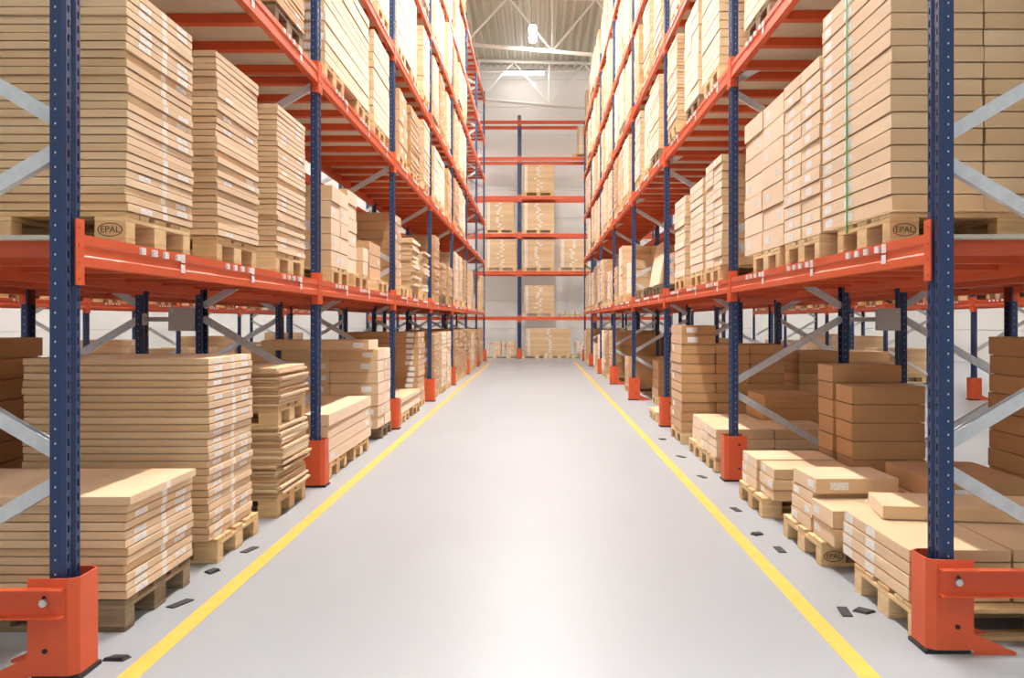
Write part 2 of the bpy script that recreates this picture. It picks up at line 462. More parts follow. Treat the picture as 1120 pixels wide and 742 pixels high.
S = 4.32
XLF, XRF = -1.879, 1.7315
YL0, YR0 = 3.815, 4.11
NB = 7
LEVL = [1.78, 3.60, 5.07, 6.65, 8.03, 9.50]
LEVR = [1.81, 3.72, 5.25, 6.77, 8.45]
lab_l = {i: [0.47 + 0.4 - 0.07, 1.70 + 0.4 - 0.07, 2.97 + 0.4 - 0.07] for i in range(4)}
rack('pallet_rack', 'blue and orange pallet rack lining the left of the aisle', (XLF, YL0, 0), R(90), NB, S, LEVL, 9.75, range(6), True, (0, -1), lab_l)
def mirror_lab(i): return [S - PW - c for c in lab_l[0]]
lab_r = {NB - 1 - i: mirror_lab(i) for i in range(4)}
rack('pallet_rack', 'blue and orange pallet rack lining the right of the aisle', (XRF, YR0 + NB * S, 0), R(-90), NB, S, LEVR, 8.75, range(5), True, (NB * S, 1), lab_r)
OFF = 1.5
XLB, XRB = XLF - OFF - DEP, XRF + OFF + DEP
rack('pallet_rack', 'pallet rack back to back behind the left aisle rack', (XLB, YL0 + NB * S, 0), R(-90), NB, S, LEVL[:3], 5.4, (0, 1), True)
rack('pallet_rack', 'pallet rack back to back behind the right aisle rack', (XRB, YR0, 0), R(90), NB, S, LEVR[:3], 5.6, (0, 1), True)
XLC, XRC = -8.0, 7.9
rack('pallet_rack', 'pallet rack across the next aisle, seen through the left rack', (XLC, YL0, 0), R(90), NB, S, LEVL[:2], 3.9, (0,), True, None, {0: []})
rack('pallet_rack', 'pallet rack across the next aisle, seen through the right rack', (XRC, YR0 + NB * S, 0), R(-90), NB, S, LEVR[:2], 3.9, (0,), True, None, {0: []})
YCR = 36.0
LEVW = [1.61, 3.35, 4.80, 6.23, 7.72, 9.12]
rack('pallet_rack', 'pallet rack set crosswise against the white end wall', (-0.664 - 2 * 2.9, YCR, 0), 0, 4, 2.9, LEVW, 9.33, (), True)

# row spacers between the back-to-back racks
def spacer_mesh():
    b = MB(); w_ = OFF - DEP
    b.box((0, -0.012, -0.02), (w_, 0.012, 0.02)); b.box((w_ * 0.5, -0.05, -0.10), (w_, -0.044, 0.10)); b.box((w_ - 0.006, -0.05, -0.10), (w_, 0.05, 0.10)); b.box((0, -0.05, -0.05), (0.006, 0.05, 0.05))
    for zx in (w_ * 0.5 + 0.03, w_ - 0.03):
        for zz in (-0.07, 0.07): b.tube((zx, -0.05, zz), (zx, -0.06, zz), 0.011, 6, 1)
    return b.mesh('row_spacer', 'spacer', 'bolt_and_hole_light')
SPM = spacer_mesh()
for i in (1,):
    for side in ('left', 'right'):
        x = XLF - OFF if side == 'left' else XRF + DEP
        y = (YL0 if side == 'left' else YR0) + i * S
        link('row_spacer', SPM, None, (x, y - 0.03, 1.44), label='grey steel row spacer joining the back-to-back racks, %s side, %s frame' % (side, ordn(i)),
             category='rack spacer', group='row spacers')

# ------------------------------------------------------------------ pallets
def wood_piece(dx, dy, dz, m):
    def fn():
        b = MB(); b.bevbox((-dx/2, -dy/2, 0), (dx/2, dy/2, dz), 0.003); return b.mesh('wood_piece', m)
    return cached(('wood', dx, dy, dz, m), fn)
PL = 0.8; PDP = 1.2
def pallet_pieces():
    out = []
    # (name, x (along depth 1.2, centred), y (0.8, centred), z, dx, dy, dz)
    for y, wd in ((-0.3275, 0.145), (-0.19, 0.10), (0, 0.145), (0.19, 0.10), (0.3275, 0.145)):
        out.append(('top_board', 0, y, 0.122, 1.2, wd, 0.022))
    for x in (-0.5275, 0, 0.5275): out.append(('stringer_board', x, 0, 0.100, 0.145, 0.8, 0.022))
    for x in (-0.5275, 0, 0.5275):
        for y, wd in ((-0.35, 0.10), (0, 0.145), (0.35, 0.10)):
            out.append(('block', x, y, 0.022, 0.145, wd, 0.078))
    for y, wd in ((-0.35, 0.10), (0, 0.145), (0.35, 0.10)): out.append(('bottom_board', 0, y, 0, 1.2, wd, 0.022))
    return out
PP = pallet_pieces()
def whole_pallet(m):
    def fn():
        b = MB()
        for n_, x, y, z, dx, dy, dz in PP: b.box((x - dx/2, y - dy/2, z), (x + dx/2, y + dy/2, z + dz))
        return b.mesh('pallet', m)
    return cached(('pallet', m), fn)

_stamp = {}
def text_mesh(txt, size):
    if (txt, size) in _stamp: return _stamp[(txt, size)]
    cu = bpy.data.curves.new('t', 'FONT'); cu.body = txt; cu.size = size; cu.align_x = 'CENTER'; cu.align_y = 'CENTER'; cu.extrude = 0.0006
    o = bpy.data.objects.new('t', cu); col.objects.link(o)
    dg = bpy.context.evaluated_depsgraph_get()
    me = bpy.data.meshes.new_from_object(o.evaluated_get(dg)); me.name = 'brand_stamp'
    bpy.data.objects.remove(o)
    import bmesh
    bm = bmesh.new(); bm.from_mesh(me)
    # oval ring round the letters
    N = 32
    for ring in range(1):
        vo = []; 
        for k in range(N):
            t = 2 * math.pi * k / N
            vo.append((bm.verts.new((0.058 * math.cos(t), 0.032 * math.sin(t), 0.0006)), bm.verts.new((0.053 * math.cos(t), 0.028 * math.sin(t), 0.0006))))
        for k in range(N):
            a, c = vo[k], vo[(k + 1) % N]
            bm.faces.new((a[0], c[0], c[1], a[1]))
    bm.to_mesh(me); bm.free()
    me.materials.clear(); me.materials.append(M['ink'])
    _stamp[(txt, size)] = me
    return me

PALLETS_STUFF = MB()
def pallet(x, y, z, lbl, dark=False, stamp=None, side=-1, rot=0.0, stuff=False):
    """x,y = centre"""
    dist = math.hypot(x, y)
    if stuff:
        for n_, px, py, pz, dx, dy, dz in PP: PALLETS_STUFF.box((x + px - dx/2, y + py - dy/2, z + pz), (x + px + dx/2, y + py + dy/2, z + pz + dz))
        return
    m = 'wood_dark' if dark else 'wood'
    if y < 13.5 and z < 4:
        r = link('pallet', None, None, (x, y, z), (0, 0, rot), label=lbl, category='pallet', group='wooden pallets')
        for n_, px, py, pz, dx, dy, dz in PP:
            o = link(n_, wood_piece(dx, dy, dz, m), r, (px, py, pz))
            if stamp and n_ == 'block' and py < -0.3 and (px * -side) > 0.4:
                link('brand_stamp', text_mesh(stamp, 0.042), o, (0, -dy/2 - 0.0012, dz/2), (R(90), 0, 0), label='%s stamped in an oval on the block' % stamp)
    else:
        link('pallet', whole_pallet(m), None, (x, y, z), (0, 0, rot), label=lbl, category='pallet', group='wooden pallets')

# ------------------------------------------------------------------ cartons
CART = []      # every carton: dict(kind, x, y, z, dx, dy, h, rot, side, label, brown, lab, tape)
def carton_pts(dx, dy, h, g=None):
    g = min(0.0075, h * 0.15); t = 0.0025; r = 0.022      # recessed foot makes the dark joint between layers
    pts = []
    for i, z in ((r, 0), (r, g * 0.8), (0, g), (0, h - t), (t, h)):
        X, Y = dx/2 - i, dy/2 - i
        pts += [(-X, -Y, z), (X, -Y, z), (X, Y, z), (-X, Y, z)]
    fs = [(3, 2, 1, 0), (16, 17, 18, 19)]
    for r in range(4):
        for k in range(4): fs.append((r*4 + k, r*4 + (k+1) % 4, r*4 + 4 + (k+1) % 4, r*4 + 4 + k))
    return pts, fs
def carton_mesh(dx, dy, h, m):
    def fn():
        me = bpy.data.meshes.new('carton'); p, f = carton_pts(dx, dy, h); me.from_pydata(p, [], f); me.materials.append(M[m]); me.update(); return me
    return cached(('carton', round(dx, 3), round(dy, 3), round(h, 4), m), fn)
def thin_mesh(name, dx, dy, dz, m):
    def fn():
        b = MB(); b.box((-dx/2, -dy/2, -dz/2), (dx/2, dy/2, dz/2)); return b.mesh(name, m)
    return cached(('thin', name, dx, dy, dz, m), fn)

def add(kind, x, y, z, dx, dy, h, side, label, brown=False, rot=0.0, lab=0, tape=0, stuff=False, vis=1.0, nearlab=0, lp=None):
    CART.append(dict(lp=lp, kind=kind, x=x, y=y, z=z, dx=dx, dy=dy, h=h, rot=rot, side=side, label=label, brown=brown, lab=lab, tape=tape, stuff=stuff, vis=vis, nearlab=nearlab))

LV = ['floor', 'first beam', 'second beam', 'third beam', 'fourth beam', 'fifth beam', 'sixth beam']
def J(a): return random.uniform(-a, a)

class Slot:
    """local frame of a pallet position: u from the pallet's near edge along the aisle, v away from the aisle"""
    def __init__(s, side, level, y0, where, v0=0.0):
        s.side, s.level, s.y0, s.where = side, level, y0, where
        lv = LEVL if side == 'l' else LEVR
        s.z = 0.0 if level == 0 else lv[level - 1]
        s.v0 = v0
    def X(s, v): return (XLF - v - s.v0) if s.side == 'l' else (XRF + v + s.v0)
    def sg(s): return -1 if s.side == 'l' else 1
    def pallet(s, dark=False, stamp=None, z=None, stuff=False, extra=''):
        pallet(s.X(0.6), s.y0 + 0.4 , s.z if z is None else z, 'wooden pallet %s%s' % (s.where, extra), dark, stamp, s.sg(), J(0.012), stuff)
    def grid(s, kind, u0, u1, v0, v1, nu, nv, n, h, z0=0.144, brown=False, jit=0.006, rj=0.004, lab=0.5, tape=0, stuff=False, what='carton', gap=0.006, nearlab=0, lp=None):
        du, dv = (u1 - u0) / nu, (v1 - v0) / nv
        for k in range(n):
            for i in range(nu):
                for j in range(nv):
                    cname = ''
                    if nu > 1: cname += ['near ', 'far '][i] if nu == 2 else ['near ', 'middle ', 'far '][min(i, 2)]
                    if nv > 1: cname += ['aisle-side ', 'inner '][j] if nv == 2 else ['aisle-side ', 'middle ', 'inner '][min(j, 2)]
                    lb = '%s%s, %s up, %s' % (cname, what, ordn(k), s.where)
                    x = s.X(v0 + dv * (j + 0.5)) + J(jit); y = s.y0 + u0 + du * (i + 0.5) + J(jit)
                    vis = 1.0 if j == 0 or k == n - 1 or i == 0 else 0.08
                    add(kind, x, y, s.z + z0 + k * h, dv - gap, du - gap, h, s.sg(), lb, brown, J(rj), lab if j == 0 else 0, tape if j == 0 else 0, stuff, vis, nearlab if i == 0 else 0, lp)
    def flat(s, n, h=0.0388, z0=0.144, u0=-0.01, u1=0.82, v0=-0.01, v1=1.15, **k):
        s.grid('flat_carton', u0, u1, v0, v1, 1, 1, n, h, z0, jit=k.pop('jit', 0.007), what=k.pop('what', 'flat carton'), **k)
    def sheets(s, n, h=0.02, z0=0.144, stuff=False, what='thin cardboard sheet'):
        for k in range(n):
            add('cardboard_sheet', s.X(0.55) + J(0.025), s.y0 + 0.40 + J(0.02), s.z + z0 + k * h, 1.12 + J(0.03), 0.80, h, s.sg(),
                '%s, %s up, %s' % (what, ordn(k), s.where), False, J(0.02), 0, 0, stuff)

SIDE = {'l': 'left', 'r': 'right'}
def where(side, bay, slot, level):
    lvl = 'floor level' if level == 0 else 'on the %s' % LV[level]
    return '%s pallet of %s %s bay, %s' % (ordn(slot), ordn(bay), SIDE[side], lvl)
SL = [0.485, 1.70, 2.98]
def slot(side, level, bay, k, dv=0.0, dy=0.0):
    y0 = (YL0 if side == 'l' else YR0) + bay * S + SL[k] + dy
    return Slot(side, level, y0, where(side, bay, k, level), dv)

done = set()
def mark(side, level, bay, ks):
    for k in ks: done.add((side, level, bay, k))

# ---- left, first bay, floor
s = slot('l', 0, 0, 0, 0.0); s.pallet(dark=True); s.flat(11, 0.0395, lab=0.6, tape=1, v1=1.22, lp=((-0.3, 0.6), (0.3, 0.6))); 
add('flat_carton', s.X(0.6), s.y0 + 0.39, 0.144 + 11 * 0.0395, 1.26, 0.83, 0.045, -1, 'flat carton lid topping the low stack, first left bay', False, 0.004, 0.5, 1)
s = slot('l', 0, 0, 1, -0.01); s.pallet(); s.flat(25, 0.0425, lab=0.7, tape=1, lp=((-0.3, 0.7), (0.3, 0.7)), u0=-0.09, u1=0.74, v0=0.02, v1=1.10, brown=False)
s = slot('l', 0, 0, 2, -0.01); s.pallet(); s.sheets(24, 0.0215)
s.pallet(z=0.144 + 24 * 0.0215, extra=', resting on a sheet stack'); s.sheets(13, 0.0215, z0=0.144 * 2 + 24 * 0.0215, what='thin cardboard sheet above pallet')
mark('l', 0, 0, range(3))
# ---- left, first bay, first beam
s = slot('l', 1, 0, 0); s.pallet(stamp='EPAL'); s.flat(27, lab=0.5, tape=1, lp=((-0.25, 0.35), (0.32, 0.5)), rj=0.009)
s = slot('l', 1, 0, 1); s.pallet(); s.flat(28, lab=0.5, lp=((-0.25, 0.4), (0.28, 0.4)), rj=0.009)
s = slot('l', 1, 0, 2); s.pallet(); s.flat(28, 0.0382, lab=0.5)
mark('l', 1, 0, range(3))
# ---- left, second bay, floor: long cartons, then a tall box stack
s = slot('l', 0, 1, 0, -0.02, -0.20); s.pallet(); 
s2 = slot('l', 0, 1, 0, -0.02, 0.98); s2.pallet(extra=', far half of the long load')
s.grid('long_carton', -0.05, 2.08, -0.01, 0.62, 1, 1, 4, 0.112, lab=0.8, what='long carton'); 
s.grid('long_carton', -0.05, 2.08, 0.62, 1.2, 1, 1, 3, 0.112, lab=0, what='inner long carton')
s = slot('l', 0, 1, 2, 0.0, 0.28); s.pallet(dark=True)
s.grid('box', -0.25, 0.70, 0.0, 1.15, 2, 2, 7, 0.135, brown=False, nearlab=0.7, what='box')
s.grid('box', -0.55, 0.1, 0.05, 1.3, 1, 1, 1, 0.115, z0=0.144 + 7 * 0.135, what='wide box topping', nearlab=1)
mark('l', 0, 1, range(3))
# ---- left, second bay, first beam
s = slot('l', 1, 1, 0); s.pallet(); s.grid('box', 0.0, 0.8, 0.0, 1.15, 2, 2, 5, 0.15, what='box')
s = slot('l', 1, 1, 1, 0, -0.15); s.pallet(); s.grid('box', -0.1, 0.42, 0.05, 0.75, 1, 2, 6, 0.142, what='box'); s.grid('box', 0.5, 0.8, 0.0, 0.4, 1, 1, 2, 0.15, what='small box')
s = slot('l', 1, 1, 2); s.pallet(); s.grid('box', 0.0, 0.8, 0.1, 1.15, 1, 2, 3, 0.15, what='box', brown=True)
mark('l', 1, 1, range(3))
# ---- left, third bay
s = slot('l', 0, 2, 0, -0.02); s.pallet(); s.grid('long_carton', 0, 2.05, 0, 1.1, 1, 1, 3, 0.07, what='low long carton'); s = slot('l', 0, 2, 1, -0.02); s.pallet()
s = slot('l', 0, 2, 2, 0.05); s.pallet(); s.grid('box', -0.1, 0.8, 0.0, 1.2, 1, 1, 12, 0.092, brown=True, nearlab=0.9, what='wide box')
s = slot('l', 1, 2, 0); s.pallet(); s.grid('box', 0.0, 0.8, 0.1, 1.15, 2, 2, 8, 0.125, what='box', brown=True)
s = slot('l', 1, 2, 1); s.pallet(); s.sheets(20, 0.038)
s = slot('l', 1, 2, 2); s.pallet(); s.sheets(17, 0.038)
mark('l', 0, 2, range(3)); mark('l', 1, 2, range(3))

# ---- right, first bay, floor
s = slot('r', 0, 0, 0, -0.05, -0.42); s.pallet()
s.grid('carton', 0.08, 1.0, 0.0, 0.94, 1, 2, 4, 0.0605, lab=0.9, what='carton', jit=0.004, lp=((0.41, 1), (0.05, 1)))
add('long_carton', s.X(0.72), s.y0 + 0.83, 0.144 + 4 * 0.0605, 1.15, 0.40, 0.075, 1, 'long carton lying askew on top of the low stack by the right front post', False, -0.16)
s = slot('r', 0, 0, 1, -0.09, -0.36); s.pallet(stamp='EPAL')
s.grid('carton', -0.17, 0.24, 0.02, 0.62, 1, 1, 2, 0.105, lab=1, what='near carton'); s.grid('carton', 0.25, 0.70, 0.02, 0.62, 1, 1, 3, 0.079, lab=1, what='far carton')
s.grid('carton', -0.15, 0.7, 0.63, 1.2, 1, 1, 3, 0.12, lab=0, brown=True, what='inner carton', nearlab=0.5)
add('carton', s.X(0.28), s.y0 + 0.43, 0.144 + 3 * 0.079, 0.50, 0.46, 0.095, 1, 'single carton on top of the second right pallet load', False, 0.02, 1, 0, nearlab=1)
s = slot('r', 0, 0, 2, -0.10, -0.30); s.pallet()
s.grid('carton', -0.14, 0.28, 0.04, 0.62, 1, 1, 3, 0.077, lab=1, what='near carton'); s.grid('carton', 0.29, 0.78, 0.02, 0.62, 1, 1, 3, 0.080, lab=1, what='far carton')
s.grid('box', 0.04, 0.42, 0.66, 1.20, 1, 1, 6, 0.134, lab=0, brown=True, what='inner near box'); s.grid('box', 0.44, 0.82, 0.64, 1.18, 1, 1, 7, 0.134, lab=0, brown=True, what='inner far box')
mark('r', 0, 0, range(3))
# ---- right, first bay, first beam
s = slot('r', 1, 0, 0, 0.0, 0.02); s.pallet(stamp='EPAL'); s.grid('carton', -0.01, 1.10, 0.0, 0.92, 1, 2, 16, 0.081, z0=0.15, lab=0.9, what='carton', jit=0.003, lp=((0.40, 1), (0.08, 0.9)))
add('cardboard_sheet', s.X(0.46), s.y0 + 0.44, s.z + 0.144 - 0.0, 0.93, 1.02, 0.006, 1, 'pale slip sheet sticking out under the strapped right carton stack', False, 0.0)
SG = s
s = slot('r', 1, 0, 1, 0.0, -0.05); s.pallet(); s.grid('carton', 0.0, 0.84, 0.0, 1.1, 2, 2, 13, 0.0845, lab=0.9, what='carton', jit=0.006, lp=((0.1, 0.9),))
s = slot('r', 1, 0, 2, 0.0, -0.37); s.pallet(); s.grid('box', -0.1, 1.12, 0.0, 1.1, 2, 2, 7, 0.156, lab=0.7, what='box', jit=0.006)
mark('r', 1, 0, range(3))
# ---- right, second bay, floor
s = slot('r', 0, 1, 0, -0.06, -0.1); s.pallet(); s.grid('carton', -0.05, 0.8, 0.0, 1.1, 2, 2, 3, 0.09, lab=0.5, what='carton')
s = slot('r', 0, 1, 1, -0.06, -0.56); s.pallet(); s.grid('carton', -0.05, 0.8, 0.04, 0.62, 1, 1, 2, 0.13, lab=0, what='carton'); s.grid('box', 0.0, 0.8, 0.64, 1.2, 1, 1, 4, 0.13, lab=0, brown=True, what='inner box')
s = slot('r', 0, 1, 2, -0.06, -0.52); s.pallet(); s.grid('box', 0.0, 0.85, 0.0, 1.2, 1, 3, 9, 0.112, lab=0.3, what='box', brown=True, nearlab=0)
s.grid('box', 0.0, 0.85, 0.0, 0.4, 1, 1, 2, 0.112, z0=0.144 + 9 * 0.112, what='raised box', brown=True, nearlab=1)
mark('r', 0, 1, range(3))
# ---- right, third and fourth bay
s = slot('r', 0, 2, 0, -0.05); s.pallet(); mark('r', 0, 2, range(3))
s = slot('r', 0, 2, 2, 0.3); s.pallet(); s.grid('box', 0, 0.8, 0, 1.0, 1, 2, 4, 0.15, brown=True, lab=0, what='box')
s = slot('r', 0, 3, 1, 0.1); s.pallet(); s.grid('box', 0, 0.8, 0, 1.1, 1, 2, 4, 0.14, brown=True, lab=0, what='box')
mark('r', 0, 3, range(3))
s = slot('r', 1, 1, 0); s.pallet(); s.grid('carton', -0.1, 0.75, 0, 1.1, 2, 2, 13, 0.08, lab=0.8)
s = slot('r', 1, 1, 1, 0, -0.3); s.pallet(); s.grid('carton', 0.0, 0.82, 0, 1.1, 1, 2, 11, 0.088, lab=0.6)
s = slot('r', 1, 1, 2, 0, -0.4); s.pallet(); s.grid('carton', 0.0, 0.82, 0, 1.1, 1, 2, 11, 0.086, lab=0.6)
mark('r', 1, 1, range(3))
s = slot('r', 1, 2, 0); s.pallet(dark=True); s.grid('box', 0, 0.8, 0.2, 1.1, 1, 1, 3, 0.15, brown=True)
s = slot('r', 1, 2, 1); s.pallet(dark=True); s.grid('box', 0, 1.4, 0.5, 1.1, 1, 1, 2, 0.36, brown=True)
s = slot('r', 1, 2, 2); s.pallet(dark=True)
mark('r', 1, 2, range(3))
# long panels on the second beam, second left bay
s = slot('l', 2, 1, 0, 0, -0.25); s.pallet(); s.grid('long_carton', 0, 2.2, 0.0, 1.15, 1, 1, 12, 0.088, lab=0, nearlab=1, what='long carton'); s = slot('l', 2, 1, 1, 0, 0.0); s.pallet()
s = slot('l', 2, 1, 2, 0, -0.25); s.pallet(); s.grid('long_carton', 0, 1.15, 0.0, 1.15, 1, 1, 12, 0.088, lab=0, what='long carton')
mark('l', 2, 1, range(3))
s = slot('l', 3, 2, 0, 0, -0.25); s.pallet(); s.grid('long_carton', 0, 2.1, 0.0, 1.15, 1, 1, 12, 0.095, lab=0, nearlab=1, what='long carton'); s = slot('l', 3, 2, 1, 0, 0.0); s.pallet()
mark('l', 3, 2, range(2))

# ---- everything else on the two aisle racks
random.seed(29)
for side in 'lr':
    lv = LEVL if side == 'l' else LEVR
    for level in range(len(lv) + 1):
        for bay in range(NB):
            for k in range(3):
                if (side, level, bay, k) in done: continue
                s = slot(side, level, bay, k, J(0.03), J(0.06))
                top_z = (s.z + 0.05 - CH) * F / (s.y0 + 0.8)
                if top_z > 352 * 1.12: continue          # wholly above the picture
                if level < len(lv): room = (lv[level] - BH - s.z) - 0.144 - 0.16
                else: room = 1.0
                r = random.random()
                if side == 'l' and bay >= 5 and (level >= 2 or (level == 1 and r < 0.6)): continue
                if side == 'r' and bay >= 6 and level >= 1 and r < 0.4: continue
                if level == 0 and r < 0.10: continue
                if level == len(lv) and side == 'l' and r < 0.4: continue
                s.pallet(dark=random.random() < 0.15)
                room = min(room, 1.12)
                fill = room * random.choice((1, 1, 0.96, 0.9, 0.97 if level > 1 else 0.6))
                t = random.random(); br = random.random() < (0.25 if level > 1 else 0.4)
                u1 = random.choice((0.82, 0.95, 1.1) if k < 2 and level > 1 else (0.82, 0.9))
                if t < 0.45: s.flat(int(fill / 0.0388), u1=u1, lab=0.4, brown=br)
                elif t < 0.75: s.grid('carton', 0, u1, 0, 1.15, random.choice((1, 2)), 2, int(fill / 0.082), 0.082, lab=0.6, brown=br)
                else: s.grid('box', 0, u1, 0, 1.15, random.choice((1, 2)), 2, int(fill / 0.15), 0.15, lab=0.5, brown=br, what='box')

# ---- stock on the racks behind, seen through the gaps
class Free(Slot):
    def __init__(s, xa, y0, z, sgn, where):
        s.xa, s.y0, s.z, s.sgn, s.where = xa, y0, z, sgn, where; s.v0 = 0
    def X(s, v): return s.xa + s.sgn * v
    def sg(s): return s.sgn
random.seed(5)
for side, xb, xc, y00, lv in (('l', XLB, XLC, YL0, LEVL), ('r', XRB, XRC, YR0, LEVR)):
    sg = -1 if side == 'l' else 1
    for bay in range(NB):
        for k in range(3):
            for level in (0, 1):
                z = 0 if level == 0 else lv[0]
                # back-to-back rack: pallets reach from its own aisle inwards
                if (bay, k, level) == (0, 1, 0) or random.random() < ((0.12 if bay < 2 else 0.5) if level == 0 else 0.85):
                    s = Free(xb, y00 + bay * S + SL[k], z, -sg, '')
                    s.pallet(stuff=True)
                    hh = 1.18 if (bay, k, level) == (0, 1, 0) else random.choice((0.5, 0.75, 0.95)) if level == 0 else random.choice((0.6, 0.9, 1.1))
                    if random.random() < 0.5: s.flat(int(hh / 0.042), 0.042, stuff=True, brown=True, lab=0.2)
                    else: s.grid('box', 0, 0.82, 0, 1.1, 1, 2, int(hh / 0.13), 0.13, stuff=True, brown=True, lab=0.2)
                if random.random() < (0.7 if level == 0 else 0.9):
                    s = Free(xc, y00 + bay * S + SL[k], z, sg, '')
                    s.pallet(stuff=True)
                    hh = random.choice((0.4, 0.7, 0.95))
                    if random.random() < 0.5: s.flat(int(hh / 0.05), 0.05, stuff=True, lab=0.3)
                    else: s.grid('box', 0, 0.82, 0, 1.1, 1, 1, int(hh / 0.13), 0.13, stuff=True, lab=0.3)

# ---- cross rack at the end wall
def wx(px): return (px - 587) / F * YCR
def wall_stack(px0, px1, level, hh, n, desc, nlab=2):
    x0, x1 = wx(px0), wx(px1); z = 0 if level == 0 else LEVW[level - 1]
    npal = 1 if x1 - x0 < 1.5 else 2
    for i in range(npal):
        xc = x0 + (x1 - x0) * (i + 0.5) / npal
        link('pallet', whole_pallet('wood'), None, (xc, YCR + 0.42, z), (0, 0, 0), label='wooden pallet under %s%s' % (desc, '' if npal == 1 else (', left half', ', right half')[i]), category='pallet', group='wooden pallets')
    h = hh / n
    for k in range(n):
        add('carton' if h > 0.05 else 'flat_carton', (x0 + x1) / 2, YCR + 0.42, z + 0.144 + k * h, x1 - x0, 0.82, h, 1, 'wide carton, %s up in %s' % (ordn(k), desc), False, 0, 0, 0, False, 1.0, nlab)
wall_stack(575, 624, 0, 1.02, 12, 'the broad floor stack against the end wall')
wall_stack(573, 606, 1, 1.05, 13, 'the middle stack on the lowest cross beam')
wall_stack(531, 565, 2, 1.05, 13, 'the left stack on the second cross beam')
wall_stack(572, 606, 2, 1.05, 13, 'the middle stack on the second cross beam')
wall_stack(612, 643, 2, 1.05, 13, 'the right stack on the second cross beam')
wall_stack(531, 562, 3, 1.05, 13, 'the left stack on the third cross beam')
wall_stack(572, 606, 3, 1.02, 13, 'the middle stack on the third cross beam')
wall_stack(572, 606, 4, 1.05, 13, 'the topmost stack, fourth cross beam')
wall_stack(632, 655, 5, 1.05, 13, 'the stack on the fifth cross beam')
for i, (a, c) in enumerate(((534, 548), (549, 563), (629, 643))):
    wall_stack(a, c, 0, 0.50, 7, ('the far left low floor stack by the end wall', 'the low floor stack beside the cross rack post', 'the low floor stack at right of the end wall')[i])
# an empty pallet frame with stakes on the lowest cross beam
b = MB()
for q in range(5): b.box((q * 0.2, 0, 0), (q * 0.2 + 0.03, 0.8, 0.22 if q % 2 else 0.12))
b.box((0, 0.0, 0.05), (0.83, 0.03, 0.09)); b.box((0, 0.77, 0.05), (0.83, 0.8, 0.09))
link('wooden_crate_frame', b.mesh('wooden_crate_frame', 'wood'), None, (wx(612), YCR + 0.1, LEVW[0]), label='low open wooden frame lying on the lowest cross beam', category='crate')

# leaning pale panel on the right first beam, third bay
b = MB(); b.bevbox((-0.02, -0.65, 0), (0.02, 0.65, 0.78), 0.004)
link('leaning_panel', b.mesh('leaning_panel', 'kraft'), None, (XRF + 0.22, 15.6, LEVR[0] + 0.144), (0, R(10), 0), label='pale board leaning on brown boxes, third right bay on first beam', category='board')
# white board in the left rack
b = MB(); b.bevbox((-0.02, -0.55, 0), (0.02, 0.55, 0.55), 0.004)
link('leaning_panel', b.mesh('leaning_panel', 'kraft'), None, (XLF - 0.05, 19.2, LEVL[0] + 0.144), (0, R(-4), 0), label='pale board propped upright on the first beam of the fourth left bay', category='board')

# ---- turn the list into objects: the 300 largest of each kind in view singly, the rest as one object per kind
NAMES = {'flat_carton': ('flat_carton', 'carton'), 'carton': ('carton', 'carton'), 'box': ('cardboard_box', 'box'), 'long_carton': ('long_carton', 'carton'), 'cardboard_sheet': ('cardboard_sheet', 'cardboard sheet')}
LABW = {'flat_carton': (0.12, 0.024), 'carton': (0.11, 0.045), 'box': (0.12, 0.06), 'long_carton': (0.16, 0.05), 'cardboard_sheet': (0.1, 0.01)}
random.seed(77)
kinds = {}
for c in CART: kinds.setdefault(c['kind'], []).append(c)
def size(c):
    px = 587 + F * c['x'] / c['y']; 
    py = 352 - F * (c['z'] - CH) / (c['y'] + c['dy'] / 2)
    if px < -260 or px > 1380 or py < -6 or py > 760: return 0
    d2 = c['y'] ** 2
    return c['vis'] * (c['h'] * c['dx'] / d2 + c['h'] * c['dy'] * abs(c['x']) / (d2 * c['y'] ** 0.5) * 2)
